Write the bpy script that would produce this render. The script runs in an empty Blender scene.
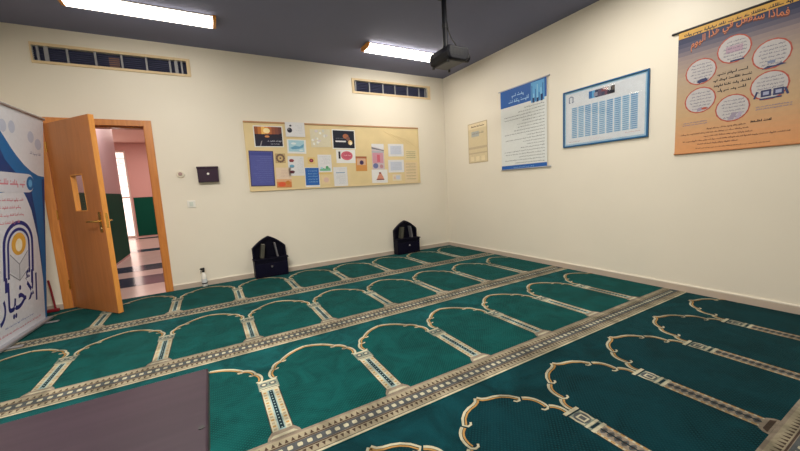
import bpy, bmesh, math, random
from mathutils import Vector, Matrix
SC = bpy.context.scene
COL = SC.collection
R = math.radians
H = 2.894                                   # ceiling height
RXL, RYF = -5.42, -6.4                      # west wall, south wall

# ------------------------------------------------------------------ materials
def mat(name, col, rough=.6, spec=.4, noise=0, nscale=8, metal=0, bump=0, bscale=200, emit=None, estr=0, coat=0):
    m = bpy.data.materials.new(name); m.use_nodes = True
    nt = m.node_tree; b = nt.nodes['Principled BSDF']
    b.inputs['Base Color'].default_value = (*col, 1)
    b.inputs['Roughness'].default_value = rough
    b.inputs['Specular IOR Level'].default_value = spec
    b.inputs['Metallic'].default_value = metal
    b.inputs['Coat Weight'].default_value = coat
    tc = nt.nodes.new('ShaderNodeTexCoord')
    if noise:
        n = nt.nodes.new('ShaderNodeTexNoise'); n.inputs['Scale'].default_value = nscale
        n.inputs['Detail'].default_value = 5
        nt.links.new(tc.outputs['Object'], n.inputs['Vector'])
        r = nt.nodes.new('ShaderNodeValToRGB')
        r.color_ramp.elements[0].position = .3; r.color_ramp.elements[1].position = .7
        r.color_ramp.elements[0].color = (*[c*(1-noise) for c in col], 1)
        r.color_ramp.elements[1].color = (*[min(1, c*(1+noise)) for c in col], 1)
        nt.links.new(n.outputs['Fac'], r.inputs['Fac'])
        nt.links.new(r.outputs['Color'], b.inputs['Base Color'])
    if bump:
        n2 = nt.nodes.new('ShaderNodeTexNoise'); n2.inputs['Scale'].default_value = bscale
        nt.links.new(tc.outputs['Object'], n2.inputs['Vector'])
        bp = nt.nodes.new('ShaderNodeBump'); bp.inputs['Strength'].default_value = bump
        bp.inputs['Distance'].default_value = .004
        nt.links.new(n2.outputs['Fac'], bp.inputs['Height'])
        nt.links.new(bp.outputs['Normal'], b.inputs['Normal'])
    if emit:
        b.inputs['Emission Color'].default_value = (*emit, 1)
        b.inputs['Emission Strength'].default_value = estr
    return m

def srgb(r, g, b):
    f = lambda c: (c/255/12.92) if c/255 <= .04045 else ((c/255+.055)/1.055)**2.4
    return (f(r), f(g), f(b))

def wood(name, c1, c2, rough=.35, scale=(14, 14, 1.1)):
    m = mat(name, c1, rough, .45, coat=.15)
    nt = m.node_tree; b = nt.nodes['Principled BSDF']
    tc = nt.nodes.new('ShaderNodeTexCoord'); mp = nt.nodes.new('ShaderNodeMapping')
    mp.inputs['Scale'].default_value = scale
    n = nt.nodes.new('ShaderNodeTexNoise'); n.inputs['Scale'].default_value = 3; n.inputs['Detail'].default_value = 6
    n.inputs['Distortion'].default_value = .6
    r = nt.nodes.new('ShaderNodeValToRGB')
    r.color_ramp.elements[0].position = .35; r.color_ramp.elements[1].position = .68
    r.color_ramp.elements[0].color = (*c1, 1); r.color_ramp.elements[1].color = (*c2, 1)
    nt.links.new(tc.outputs['Object'], mp.inputs['Vector']); nt.links.new(mp.outputs['Vector'], n.inputs['Vector'])
    nt.links.new(n.outputs['Fac'], r.inputs['Fac']); nt.links.new(r.outputs['Color'], b.inputs['Base Color'])
    return m

def carpet_mat(name, col, dot=None, pitch=.0135):
    """wool pile: brushed patches, fine fibre bump, and (dot) a woven diamond stipple"""
    m = mat(name, col, .95, .08)
    nt = m.node_tree; b = nt.nodes['Principled BSDF']
    b.inputs['Sheen Weight'].default_value = .08
    b.inputs['Sheen Roughness'].default_value = .4
    b.inputs['Sheen Tint'].default_value = (.3, .75, .68, 1)
    tc = nt.nodes.new('ShaderNodeTexCoord')
    n = nt.nodes.new('ShaderNodeTexNoise'); n.inputs['Scale'].default_value = 5; n.inputs['Detail'].default_value = 7
    n.inputs['Roughness'].default_value = .62; n.inputs['Distortion'].default_value = .8
    nt.links.new(tc.outputs['Object'], n.inputs['Vector'])
    r = nt.nodes.new('ShaderNodeValToRGB')
    r.color_ramp.elements[0].position = .36; r.color_ramp.elements[1].position = .66
    r.color_ramp.elements[0].color = (*[c*.62 for c in col], 1); r.color_ramp.elements[1].color = (*[c*1.4 for c in col], 1)
    nt.links.new(n.outputs['Fac'], r.inputs['Fac'])
    out = r.outputs['Color']
    if dot:
        mp = nt.nodes.new('ShaderNodeMapping'); mp.inputs['Rotation'].default_value = (0, 0, R(45))
        mp.inputs['Scale'].default_value = (1/pitch, 1/pitch, 0)
        v = nt.nodes.new('ShaderNodeTexVoronoi'); v.inputs['Scale'].default_value = 1; v.inputs['Randomness'].default_value = 0
        v.voronoi_dimensions = '2D'
        nt.links.new(tc.outputs['Object'], mp.inputs['Vector']); nt.links.new(mp.outputs['Vector'], v.inputs['Vector'])
        r2 = nt.nodes.new('ShaderNodeValToRGB')
        r2.color_ramp.elements[0].position = .22; r2.color_ramp.elements[1].position = .36
        r2.color_ramp.elements[0].color = (1, 1, 1, 1); r2.color_ramp.elements[1].color = (0, 0, 0, 1)
        nt.links.new(v.outputs['Distance'], r2.inputs['Fac'])
        mx = nt.nodes.new('ShaderNodeMix'); mx.data_type = 'RGBA'
        nt.links.new(r2.outputs['Color'], mx.inputs[0]); nt.links.new(out, mx.inputs[6])
        mx.inputs[7].default_value = (*dot, 1)
        out = mx.outputs[2]
    nt.links.new(out, b.inputs['Base Color'])
    n2 = nt.nodes.new('ShaderNodeTexNoise'); n2.inputs['Scale'].default_value = 260
    nt.links.new(tc.outputs['Object'], n2.inputs['Vector'])
    bp = nt.nodes.new('ShaderNodeBump'); bp.inputs['Strength'].default_value = .5; bp.inputs['Distance'].default_value = .004
    nt.links.new(n2.outputs['Fac'], bp.inputs['Height']); nt.links.new(bp.outputs['Normal'], b.inputs['Normal'])
    return m

M = {}
M['wall'] = mat('wall_paint', srgb(232, 225, 211), .38, .35, noise=.012, nscale=2, bump=.05, bscale=60)
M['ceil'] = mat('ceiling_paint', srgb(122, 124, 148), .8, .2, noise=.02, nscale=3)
M['skirt'] = mat('skirting_paint', srgb(192, 176, 162), .45, .4)
M['skirt_lit_top'] = mat('skirting_lit_edge', srgb(236, 228, 214), .4, .4)  # light catching the skirting's top edge, painted as a paler strip
M['slab'] = mat('concrete', (.2, .2, .19), .9)
M['orange'] = wood('orange_veneer', srgb(196, 122, 58), srgb(214, 140, 70))
M['leaf'] = wood('door_veneer', srgb(182, 112, 62), srgb(194, 122, 68), .3, (9, 9, .8))
M['edge'] = wood('door_edge_lit', srgb(214, 142, 64), srgb(226, 154, 76))  # veneer lightened as if the edge catches the lamps
M['brass'] = mat('brass', srgb(214, 168, 88), .25, .5, metal=.9)
M['steel'] = mat('steel', (.6, .6, .6), .3, .5, metal=1)
M['glass'] = mat('pane_glass', srgb(150, 165, 168), .12, .6)
M['green'] = mat('green_panel', srgb(8, 84, 68), .65, .12, noise=.06, nscale=2)
M['lilac'] = mat('hall_paint_pale', srgb(214, 196, 200), .5, .3)
M['pink'] = mat('hall_paint_lit_pink', srgb(214, 178, 172), .5, .3)  # pink of the corridor light put into the wall colour
M['hallceil'] = mat('hall_ceiling', srgb(236, 206, 196), .8)
M['tile'] = mat('hall_tile', srgb(222, 200, 192), .2, .5, noise=.04, nscale=3)
M['tile_dark'] = mat('hall_tile_navy', srgb(62, 62, 92), .14, .5, noise=.1, nscale=6)
M['day'] = mat('daylight_glass', (.9, .85, .8), .2, .3, emit=(1, .84, .74), estr=1.6)
M['navy'] = mat('navy_lacquer', srgb(11, 10, 32), .5, .15, noise=.15, nscale=9)
M['navy2'] = mat('navy_lacquer_recess', srgb(8, 7, 25), .55, .15)
M['white'] = mat('white_plastic', srgb(232, 230, 224), .4, .4)
M['offwhite'] = mat('cream_plastic', srgb(226, 218, 200), .45, .4)
M['black'] = mat('black_plastic', srgb(22, 22, 26), .4, .4)
M['proj'] = mat('projector_shell', srgb(8, 10, 22), .42, .3, noise=.1, nscale=20)
M['proj_b'] = mat('projector_underside', srgb(40, 46, 60), .4, .5)
M['lens'] = mat('lens_glass', srgb(150, 160, 178), .08, .8, coat=1)
M['fixture'] = mat('fixture_metal', srgb(196, 188, 176), .5, .4)
M['endcap'] = mat('amber_end_cap', srgb(226, 150, 58), .4, .4)
M['vent_frame'] = mat('vent_frame', srgb(226, 202, 160), .45, .4)
M['vent_in'] = mat('vent_dark', srgb(72, 76, 104), .7, .2)
M['slat'] = mat('vent_slat', srgb(150, 150, 156), .4, .4)
M['duct'] = mat('duct_beige', srgb(140, 104, 92), .6)
M['cork'] = mat('board_cloth', srgb(226, 205, 158), .55, .3, noise=.05, nscale=4, bump=.15, bscale=14)
M['board_edge'] = wood('board_edging', srgb(176, 132, 92), srgb(190, 146, 104), .5, (2, 14, 14))
M['desk'] = wood('desk_laminate', srgb(44, 30, 42), srgb(52, 37, 49), .36, (1.2, 12, 12))
_d = M['desk'].node_tree.nodes['Principled BSDF']; _d.inputs['Coat Weight'].default_value = 0; _d.inputs['Specular IOR Level'].default_value = .22
M['desk_leg'] = mat('desk_leg_metal', srgb(60, 58, 64), .4, .5, metal=.6)
M['red'] = mat('red_plastic', srgb(128, 28, 38), .4, .4)
M['alu'] = mat('aluminium', srgb(176, 178, 186), .35, .5, metal=.7)
M['paper'] = mat('paper_white', srgb(232, 232, 232), .5, .3)
def P(name, r, g, b, rough=.5):
    k = 'ink_%s' % name
    if k not in M: M[k] = mat(k, srgb(r, g, b), rough, .35, noise=.03, nscale=30)
    return M[k]
def lamp(name, strength, col=(1, .87, .68)):
    return mat(name, (.8, .76, .68), .5, .2, emit=col, estr=strength)
M['lamp_on'] = lamp('lit_diffuser', 23, (1, .93, .82))
M['lamp_dim'] = lamp('dimmed_diffuser', 7.5, (1, .93, .82))  # dimmed to imitate the darkening toward the frame corner
g = bpy.data.materials.new('clear_glazing'); g.use_nodes = True; mix = g.node_tree.nodes.new('ShaderNodeMixShader'); tr = g.node_tree.nodes.new('ShaderNodeBsdfTransparent'); gl = g.node_tree.nodes.new('ShaderNodeBsdfGlossy'); gl.inputs['Roughness'].default_value = .04
L = g.node_tree.links; mix.inputs[0].default_value = .07; L.new(tr.outputs[0], mix.inputs[1]); L.new(gl.outputs[0], mix.inputs[2]); L.new(mix.outputs[0], g.node_tree.nodes['Material Output'].inputs[0])
CLEAR = g
# carpet yarns
TEAL = (.002, .046, .045)
M['c_base'] = carpet_mat('carpet_teal', (.004, .056, .060))
M['c_field'] = carpet_mat('carpet_teal_stippled', TEAL, dot=(.005, .072, .069))
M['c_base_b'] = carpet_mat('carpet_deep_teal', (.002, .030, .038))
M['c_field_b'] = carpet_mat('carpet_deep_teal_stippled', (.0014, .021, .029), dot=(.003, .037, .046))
M['c_cream'] = carpet_mat('carpet_cream', (.39, .365, .265))
M['c_capital'] = carpet_mat('carpet_greygreen', (.16, .19, .155))
M['c_beige'] = carpet_mat('carpet_beige', (.27, .235, .165))
M['c_gold'] = carpet_mat('carpet_gold', (.33, .19, .065))
M['c_grey'] = carpet_mat('carpet_grey', (.07, .075, .08))
M['c_brown'] = carpet_mat('carpet_brown', (.06, .038, .028))
M['c_taupe'] = carpet_mat('carpet_taupe', (.22, .18, .14))
M['c_blue'] = carpet_mat('carpet_pale_blue', (.23, .33, .33))
M['c_dark'] = carpet_mat('carpet_dark', (.008, .02, .028))

# ------------------------------------------------------------------ mesh builder
class MB:
    def __init__(s): s.v = []; s.f = []; s.m = []; s.mats = []
    def mi(s, m):
        m = M[m] if isinstance(m, str) else m
        if m not in s.mats: s.mats.append(m)
        return s.mats.index(m)
    def add(s, vs, fs, m):
        o = len(s.v); k = s.mi(m)
        s.v += [tuple(v) for v in vs]
        for f in fs: s.f.append([o+i for i in f]); s.m.append(k)
        return s
    def box(s, a, b, m, T=None):
        x0, x1 = sorted((a[0], b[0])); y0, y1 = sorted((a[1], b[1])); z0, z1 = sorted((a[2], b[2]))
        vs = [(x0,y0,z0),(x1,y0,z0),(x1,y1,z0),(x0,y1,z0),(x0,y0,z1),(x1,y0,z1),(x1,y1,z1),(x0,y1,z1)]
        if T: vs = [T @ Vector(v) for v in vs]
        return s.add(vs, [(3,2,1,0),(4,5,6,7),(0,1,5,4),(1,2,6,5),(2,3,7,6),(3,0,4,7)], m)
    def cyl(s, p0, p1, r0, m, r1=None, n=20, caps=True):
        p0, p1 = Vector(p0), Vector(p1); r1 = r0 if r1 is None else r1
        d = (p1-p0).normalized(); a = d.orthogonal().normalized(); b = d.cross(a)
        vs = []
        for p, r in ((p0, r0), (p1, r1)):
            for i in range(n):
                t = 2*math.pi*i/n; vs.append(p + r*(math.cos(t)*a + math.sin(t)*b))
        fs = [(i, (i+1) % n, n+(i+1) % n, n+i) for i in range(n)]
        if caps: fs += [tuple(range(n-1, -1, -1)), tuple(range(n, 2*n))]
        return s.add(vs, fs, m)
    def lathe(s, prof, m, c=(0,0,0), n=24):
        vs = []; fs = []
        for r, z in prof:
            for i in range(n):
                t = 2*math.pi*i/n; vs.append((c[0]+r*math.cos(t), c[1]+r*math.sin(t), c[2]+z))
        for k in range(len(prof)-1):
            for i in range(n): fs.append((k*n+i, k*n+(i+1) % n, (k+1)*n+(i+1) % n, (k+1)*n+i))
        fs += [tuple(range(n-1, -1, -1)), tuple((len(prof)-1)*n+i for i in range(n))]
        return s.add(vs, fs, m)
    def tube(s, pts, r, m, n=10):
        pts = [Vector(p) for p in pts]; vs = []; fs = []
        for k, p in enumerate(pts):
            d = (pts[min(k+1, len(pts)-1)]-pts[max(k-1, 0)]).normalized()
            up = Vector((0, 0, 1)) if abs(d.z) < .9 else Vector((1, 0, 0))
            a = d.cross(up).normalized(); b = d.cross(a)
            for i in range(n):
                t = 2*math.pi*i/n; vs.append(p + r*(math.cos(t)*a + math.sin(t)*b))
        for k in range(len(pts)-1):
            for i in range(n): fs.append((k*n+i, k*n+(i+1) % n, (k+1)*n+(i+1) % n, (k+1)*n+i))
        fs += [tuple(range(n-1, -1, -1)), tuple((len(pts)-1)*n+i for i in range(n))]
        return s.add(vs, fs, m)
    # flat shapes printed / woven at height z over the local XY plane
    def poly(s, pts, z, m): return s.add([(x, y, z) for x, y in pts], [tuple(range(len(pts)))], m)
    def rect(s, x0, y0, x1, y1, z, m): return s.poly([(x0,y0),(x1,y0),(x1,y1),(x0,y1)], z, m)
    def ell(s, cx, cy, rx, ry, z, m, n=28): return s.poly([(cx+rx*math.cos(2*math.pi*i/n), cy+ry*math.sin(2*math.pi*i/n)) for i in range(n)], z, m)
    def line(s, pts, w, z, m, w1=None, closed=False):
        n = len(pts); L = []; Rr = []
        for i, p in enumerate(pts):
            if closed: a, b = pts[i-1], pts[(i+1) % n]
            else: a, b = pts[max(i-1, 0)], pts[min(i+1, n-1)]
            dx, dy = b[0]-a[0], b[1]-a[1]; l = math.hypot(dx, dy) or 1
            ww = w if w1 is None else w+(w1-w)*i/(n-1)
            nx, ny = -dy/l*ww/2, dx/l*ww/2
            L.append((p[0]+nx, p[1]+ny)); Rr.append((p[0]-nx, p[1]-ny))
        vs = [(x, y, z) for x, y in L]+[(x, y, z) for x, y in Rr]
        fs = [(n+i, n+(i+1) % n, (i+1) % n, i) for i in range(n if closed else n-1)]
        return s.add(vs, fs, m)
    def prism(s, pts, z0, z1, m):
        n = len(pts)
        return s.add([(x, y, z0) for x, y in pts]+[(x, y, z1) for x, y in pts],
                     [tuple(range(n-1, -1, -1)), tuple(range(n, 2*n))]+[(i, (i+1) % n, n+(i+1) % n, n+i) for i in range(n)], m)
    def build(s, name, parent=None, smooth=False, bevel=0, segs=2, xf=None):
        me = bpy.data.meshes.new(name)
        me.from_pydata(s.v, [], s.f)
        for m in s.mats: me.materials.append(m)
        for p, k in zip(me.polygons, s.m): p.material_index = k; p.use_smooth = smooth
        me.update()
        o = bpy.data.objects.new(name, me); COL.objects.link(o)
        if parent: o.parent = parent
        if xf is not None: o.matrix_local = xf
        if bevel:
            b = o.modifiers.new('edge_softening', 'BEVEL'); b.width = bevel; b.segments = segs; b.limit_method = 'ANGLE'
        if smooth:
            try:
                e = [ed for ed in me.edges]
                me.set_sharp_from_angle(angle=R(40))
            except Exception: pass
        return o

def tag(o, label=None, cat=None, group=None, kind=None):
    if label: o['label'] = label
    if cat: o['category'] = cat
    if group: o['group'] = group
    if kind: o['kind'] = kind
    return o
def empty(name, loc, rot=(0, 0, 0)):
    o = bpy.data.objects.new(name, None); COL.objects.link(o)
    o.location = loc; o.rotation_euler = rot; o.empty_display_size = .1
    return o
def struct(o): o['kind'] = 'structure'; return o
BACK = (R(90), 0, 0)                 # local x -> east, y -> up, z -> into the room from the north wall
EAST = (R(90), 0, R(-90))            # the same for the east wall: x runs south

# ------------------------------------------------------------------ lettering
_D = dict(zip('بتثجحخسشصضطظعغفقكلمنهي', (0xFE8F,0xFE95,0xFE99,0xFE9D,0xFEA1,0xFEA5,0xFEB1,0xFEB5,0xFEB9,0xFEBD,0xFEC1,0xFEC5,0xFEC9,0xFECD,0xFED1,0xFED5,0xFED9,0xFEDD,0xFEE1,0xFEE5,0xFEE9,0xFEF1)))
_R = dict(zip('اأإدذرزوةى', (0xFE8D,0xFE83,0xFE87,0xFEA9,0xFEAB,0xFEAD,0xFEAF,0xFEED,0xFE93,0xFEEF)))
_LA = {'ا': 0xFEFB, 'أ': 0xFEF7, 'إ': 0xFEF9}
def shape_arabic(t):
    out = []; i = 0; prev = False
    while i < len(t):
        c = t[i]
        if c == 'ل' and i+1 < len(t) and t[i+1] in _LA:
            out.append(chr(_LA[t[i+1]]+(1 if prev else 0))); prev = False; i += 2; continue
        nxt = i+1 < len(t) and (t[i+1] in _D or t[i+1] in _R)
        if c in _D:
            out.append(chr(_D[c]+(3 if prev and nxt else 2 if nxt else 1 if prev else 0))); prev = nxt
        elif c in _R: out.append(chr(_R[c]+(1 if prev else 0))); prev = False
        else: out.append(c); prev = False
        i += 1
    return ''.join(reversed(out))
def lettering(mb, text, x0, y0, x1, y1, z, m, warp=None, offset=0):
    """text fitted into the box x0..x1, y0..y1 of a flat print"""
    cu = bpy.data.curves.new('lettering', 'FONT'); cu.body = shape_arabic(text); cu.resolution_u = 3; cu.offset = offset
    o = bpy.data.objects.new('lettering', cu); COL.objects.link(o)
    me = o.evaluated_get(bpy.context.evaluated_depsgraph_get()).to_mesh()
    vs = [v.co.copy() for v in me.vertices]; fs = [tuple(p.vertices) for p in me.polygons]
    o.evaluated_get(bpy.context.evaluated_depsgraph_get()).to_mesh_clear()
    bpy.data.objects.remove(o); bpy.data.curves.remove(cu)
    if not vs: return
    ax, bx = min(v.x for v in vs), max(v.x for v in vs); ay, by = min(v.y for v in vs), max(v.y for v in vs)
    q = []
    for v in vs:
        u, w = (v.x-ax)/(bx-ax), (v.y-ay)/(by-ay)
        x, y = x0+u*(x1-x0), y0+w*(y1-y0)
        if warp: y += warp(u)
        q.append((x, y, z))
    mb.add(q, fs, m)
def scrawl(mb, x0, x1, y, h, z, m, rng, full=1.0, bold=1.0):
    """a line of print too small to read, right-aligned: word-long joined strokes with uprights and dots"""
    x = x1; end = x1-(x1-x0)*full
    while x > end+h:
        w = min(rng.uniform(1.2, 3.4)*h, x-end)
        mb.rect(x-w, y, x, y+h*.24*bold, z, m)
        k = x
        while k > x-w+h*.2:
            r = rng.random()
            if r < .4: mb.rect(k-h*.2*bold, y, k, y+h*rng.uniform(.55, 1), z+.0001, m)
            elif r < .55: mb.rect(k-h*.25, y-h*.4, k, y+h*.1, z+.0001, m)
            elif r < .75: mb.rect(k-h*.3, y+h*.5, k-h*.08, y+h*.7, z+.0001, m)
            k -= h*rng.uniform(.35, .6)
        x -= w+h*.42
# ================================================================== ROOM SHELL
def box_obj(name, boxes, m, **k):
    mb = MB()
    for a, b in boxes: mb.box(a, b, m)
    return struct(mb.build(name, **k))
DX0, DX1, DZ = -5.11, -4.275, 1.945           # clear door opening
box_obj('floor', [((RXL-.15, RYF-.15, -.12), (.15, .0, -.012))], 'slab')
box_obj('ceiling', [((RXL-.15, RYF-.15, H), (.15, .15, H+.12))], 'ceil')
V1 = (-5.10, -3.78, 2.566, 2.714); V2 = (-1.65, -.334, 2.552, 2.709)    # air vent openings
mb = MB()
for a, b in [((RXL-.15, 0, -.12), (DX0-.03, .15, V1[2])), ((DX0-.03, 0, DZ+.03), (DX1+.03, .15, V1[2])), ((DX0-.03, 0, -.12), (DX1+.03, .15, -.012)),
             ((DX1+.03, 0, -.12), (.15, .15, V1[2]-.014)), ((DX1+.03, 0, V1[2]-.014), (V2[0], .15, V1[2])),
             ((RXL-.15, 0, V1[2]), (V1[0], .15, V1[3])), ((V1[1], 0, V1[2]), (V2[0], .15, V1[3])),
             ((V2[1], 0, V2[2]), (.15, .15, V1[3])), ((V2[0], 0, V2[3]), (V2[1], .15, V1[3])),
             ((RXL-.15, 0, V1[3]), (.15, .15, H))]:
    mb.box(a, b, 'wall')
struct(mb.build('wall_back'))
box_obj('wall_right', [((0, RYF-.15, -.12), (.15, 0, H))], 'wall')
box_obj('wall_left', [((RXL-.15, RYF-.15, -.12), (RXL, 0, H))], 'wall')
box_obj('wall_front', [((RXL, RYF-.15, -.12), (0, RYF, H))], 'wall')
def baseboard(name, x0, y0, x1, y1):
    mb = MB(); mb.box((x0, y0, -.011), (x1, y1, .056), 'skirt')
    mb.box((x0, y0, .056), (x1, y1, .068), 'skirt_lit_top')
    return struct(mb.build(name, bevel=.003))
baseboard('baseboard_back', DX1+.075, -.012, 0, 0)
baseboard('baseboard_back_west', RXL+.012, -.012, -5.19, 0)
baseboard('baseboard_right', -.012, RYF, 0, -.012)
baseboard('baseboard_left', RXL, RYF, RXL+.012, 0)

# door frame (architrave + lining + stop)
mb = MB(); W = .08
mb.box((DX0-W, -.018, -.011), (DX0, .0, DZ+.065), 'orange'); mb.box((DX1, -.018, -.011), (DX1+W-.005, .0, DZ+.065), 'orange')
mb.box((DX0, -.018, DZ), (DX1, .0, DZ+.065), 'orange')
mb.box((DX0-.03, 0, -.011), (DX0, .16, DZ+.03), 'orange'); mb.box((DX1, 0, -.011), (DX1+.03, .16, DZ+.03), 'orange')
mb.box((DX0, 0, DZ), (DX1, .16, DZ+.03), 'orange')
mb.box((DX0, .045, -.011), (DX0+.012, .16, DZ), 'orange'); mb.box((DX1-.012, .045, -.011), (DX1, .16, DZ), 'orange'); mb.box((DX0+.012, .045, DZ-.012), (DX1-.012, .16, DZ), 'orange')
struct(mb.build('trim_1', bevel=.003))
# open door leaf
LW, LT, LH, ANG = .79, .042, 1.93, 51.5
door = empty('door_1', (DX0+.005, -.02, .008), (0, 0, R(-ANG)))
tag(door, 'open orange wooden door with narrow vision pane and brass lever', 'door', kind='structure')
# local: x along the leaf from the hinges, y through the thickness (y=0 room face, +y corridor face)
wx0, wx1, wz0, wz1 = .335, .54, 1.03, 1.39
mb = MB()
for a, b in [((0,0,0),(wx0,LT,LH)), ((wx1,0,0),(LW-.012,LT,LH)), ((wx0,0,0),(wx1,LT,wz0)), ((wx0,0,wz1),(wx1,LT,LH))]: mb.box(a, b, 'leaf')
mb.build('leaf_panel', door)
mb = MB(); mb.box((LW-.012, -.0005, 0), (LW, LT+.0005, LH), 'edge'); mb.build('edge_strip', door)
mb = MB()
for a, b in [((wx0-.005,-.002,wz0-.005),(wx0+.006,LT+.002,wz1+.005)), ((wx1-.006,-.002,wz0-.005),(wx1+.005,LT+.002,wz1+.005)),
             ((wx0+.006,-.002,wz0-.005),(wx1-.006,LT+.002,wz0+.006)), ((wx0+.006,-.002,wz1-.006),(wx1-.006,LT+.002,wz1+.005))]: mb.box(a, b, 'edge')
mb.build('pane_frame', door, bevel=.002)
mb = MB(); mb.box((wx0+.006, .018, wz0+.006), (wx1-.006, .024, wz1-.006), CLEAR); mb.build('vision_pane', door)
for sgn, y0 in ((-1, 0), (1, LT)):
    mb = MB(); hz = .925; hx = LW-.06
    mb.box((hx-.02, y0, hz-.11), (hx+.02, y0+sgn*.006, hz+.09), 'brass')
    mb.tube([(hx, y0, hz), (hx, y0+sgn*.045, hz), (hx-.012, y0+sgn*.055, hz), (hx-.125, y0+sgn*.055, hz)], .009, 'brass')
    mb.cyl((hx, y0, hz-.07), (hx, y0+sgn*.01, hz-.07), .008, 'steel')
    mb.build('handle', door, smooth=True)
for z in (.25, 1.0, 1.7):
    mb = MB(); mb.cyl((-.006, -.004, z-.05), (-.006, -.004, z+.05), .007, 'brass'); mb.build('hinge', door, smooth=True)
mb = MB(); mb.box((LW, .012, .86), (LW+.0015, .032, 1.0), 'brass'); mb.build('lock_plate', door)

# ------------------------------------------------------------------ corridor beyond the door
HY = 8.2
mb = MB(); mb.box((-7.2, .16, -.12), (-2.8, HY+.1, -.008), 'tile')
for y0, y1 in ((.66, 1.33), (1.82, 2.39), (4.3, 4.77), (7.4, 7.75)): mb.rect(-7.1, y0, -2.9, y1, -.0065, 'tile_dark')
mb.box((DX0, 0.0, -.0105), (DX1, .16, -.007), 'tile')
struct(mb.build('floor_corridor'))
box_obj('wall_corridor_west', [((-5.40, .15, -.008), (-5.25, 4.0, 2.86))], 'lilac')
box_obj('trim_2', [((-5.25, .3, .03), (-5.244, 4.0, 1.265))], 'green')
box_obj('wall_corridor_outer', [((-7.3, .15, -.12), (-7.2, HY, 2.86))], 'pink')
box_obj('wall_corridor_east', [((-2.9, .15, -.12), (-2.8, HY, 2.86))], 'pink')
box_obj('wall_corridor_north', [((-5.74, HY, -.12), (-2.8, HY+.15, 2.86)), ((-7.3, HY, -.12), (-6.7, HY+.15, 2.86)), ((-6.7, HY, 2.62), (-5.74, HY+.15, 2.86))], 'pink')
box_obj('trim_3', [((-5.70, HY-.008, .02), (-2.9, HY, 1.21))], 'green')
box_obj('ceiling_corridor', [((-7.3, .15, 2.86), (-2.8, HY+.15, 2.96))], 'hallceil')
win = empty('window_1', (-6.22, HY+.06, 0)); win['kind'] = 'structure'
mb = MB(); mb.box((-.44, .02, .04), (.44, .03, 2.58), 'day'); mb.build('glazing', win)
mb = MB()
for a, b in [((-.48,-.03,0),(-.43,.05,2.62)), ((.43,-.03,0),(.48,.05,2.62)), ((-.43,-.03,2.57),(.43,.05,2.62)), ((-.43,-.03,0),(.43,.05,.05)), ((-.43,-.02,1.2),(.43,.04,1.25))]: mb.box(a, b, 'white')
mb.build('window_frame', win)
mb = MB()
for z in (1.55, 1.9, 2.2, 2.4): mb.tube([(-.43, -.01, z), (.43, -.01, z)], .008, 'black', 6)
for k in range(5):
    cx = -.34+k*.17
    mb.tube([(cx+.06*math.cos(t*.5), -.012, 2.3+.06*math.sin(t*.5)) for t in range(14)], .007, 'black', 6)
mb.build('window_grille', win)

# ================================================================== CARPETS
X0, PITCH = -.532, .6
XW = RXL+.014; XE = -.014
def arc(p0, p1, bulge, n=7):
    mx, my = (p0[0]+p1[0])/2, (p0[1]+p1[1])/2; dx, dy = p1[0]-p0[0], p1[1]-p0[1]
    cx, cy = mx-dy*bulge*2, my+dx*bulge*2
    return [((1-t)**2*p0[0]+2*t*(1-t)*cx+t*t*p1[0], (1-t)**2*p0[1]+2*t*(1-t)*cy+t*t*p1[1]) for t in [i/(n-1) for i in range(n)]]
def band(mb, yt, yb):
    w = yt-yb; z = .0012
    Y = lambda f: yt-f*w
    mb.rect(XW, yb, XE, yt, z, 'c_taupe')
    for f0, f1, m in ((0, .045, 'c_taupe'), (.075, .30, 'c_beige'), (.31, .345, 'c_brown'), (.36, .64, 'c_grey'), (.655, .69, 'c_brown'), (.70, .91, 'c_beige'), (.93, 1, 'c_cream'), (.905, .93, 'c_brown')):
        mb.rect(XW, Y(f1), XE, Y(f0), z+.0006, m)
    x = XW+.03; cy = Y(.5); k = w/.18
    while x < XE-.03:
        mb.poly([(x-.0095, cy-.012*k), (x+.0095, cy-.012*k), (x+.0125, cy), (x+.0095, cy+.012*k), (x-.0095, cy+.012*k), (x-.0125, cy)], z+.0012, 'c_cream')
        x += .043
    x = XW+.02
    while x < XE-.03:
        mb.poly([(x-.009, Y(.28)), (x+.009, Y(.28)), (x, Y(.14))], z+.0012, 'c_brown')
        mb.poly([(x, Y(.87)), (x+.009, Y(.73)), (x-.009, Y(.73))], z+.0012, 'c_brown')
        x += .0285
def offset(pts, d):
    out = []
    for i, p in enumerate(pts):
        a, b = pts[max(i-1, 0)], pts[min(i+1, len(pts)-1)]; dx, dy = b[0]-a[0], b[1]-a[1]; l = math.hypot(dx, dy) or 1
        out.append((p[0]-dy/l*d, p[1]+dx/l*d))
    return out
def leafstroke(mb, pts, w, z, sgn, hook=.0):
    """one scalloped strand: dark ground, cream outer cord, gold inner cord, curled tip"""
    x, y = pts[-1]
    if hook: pts = pts+[(x+sgn*hook*.35, y-hook*.25), (x+sgn*hook*.75, y-hook*.2), (x+sgn*hook*.95, y+hook*.15)]
    mb.line(pts, w*1.1, z, 'c_dark', w*.7)
    o = -sgn                                # towards the outside of the arch (pts run from the apex down)
    mb.line(offset(pts, o*w*.27), w*.52, z+.0005, 'c_cream', w*.4)
    mb.line(offset(pts[:-3] if hook else pts, -o*w*.26), w*.40, z+.0007, 'c_gold', w*.3)
    mb.line(offset(pts[1:-4] if hook else pts[1:-1], -o*w*.22), w*.2, z+.0009, 'c_gold', w*.12)
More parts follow.
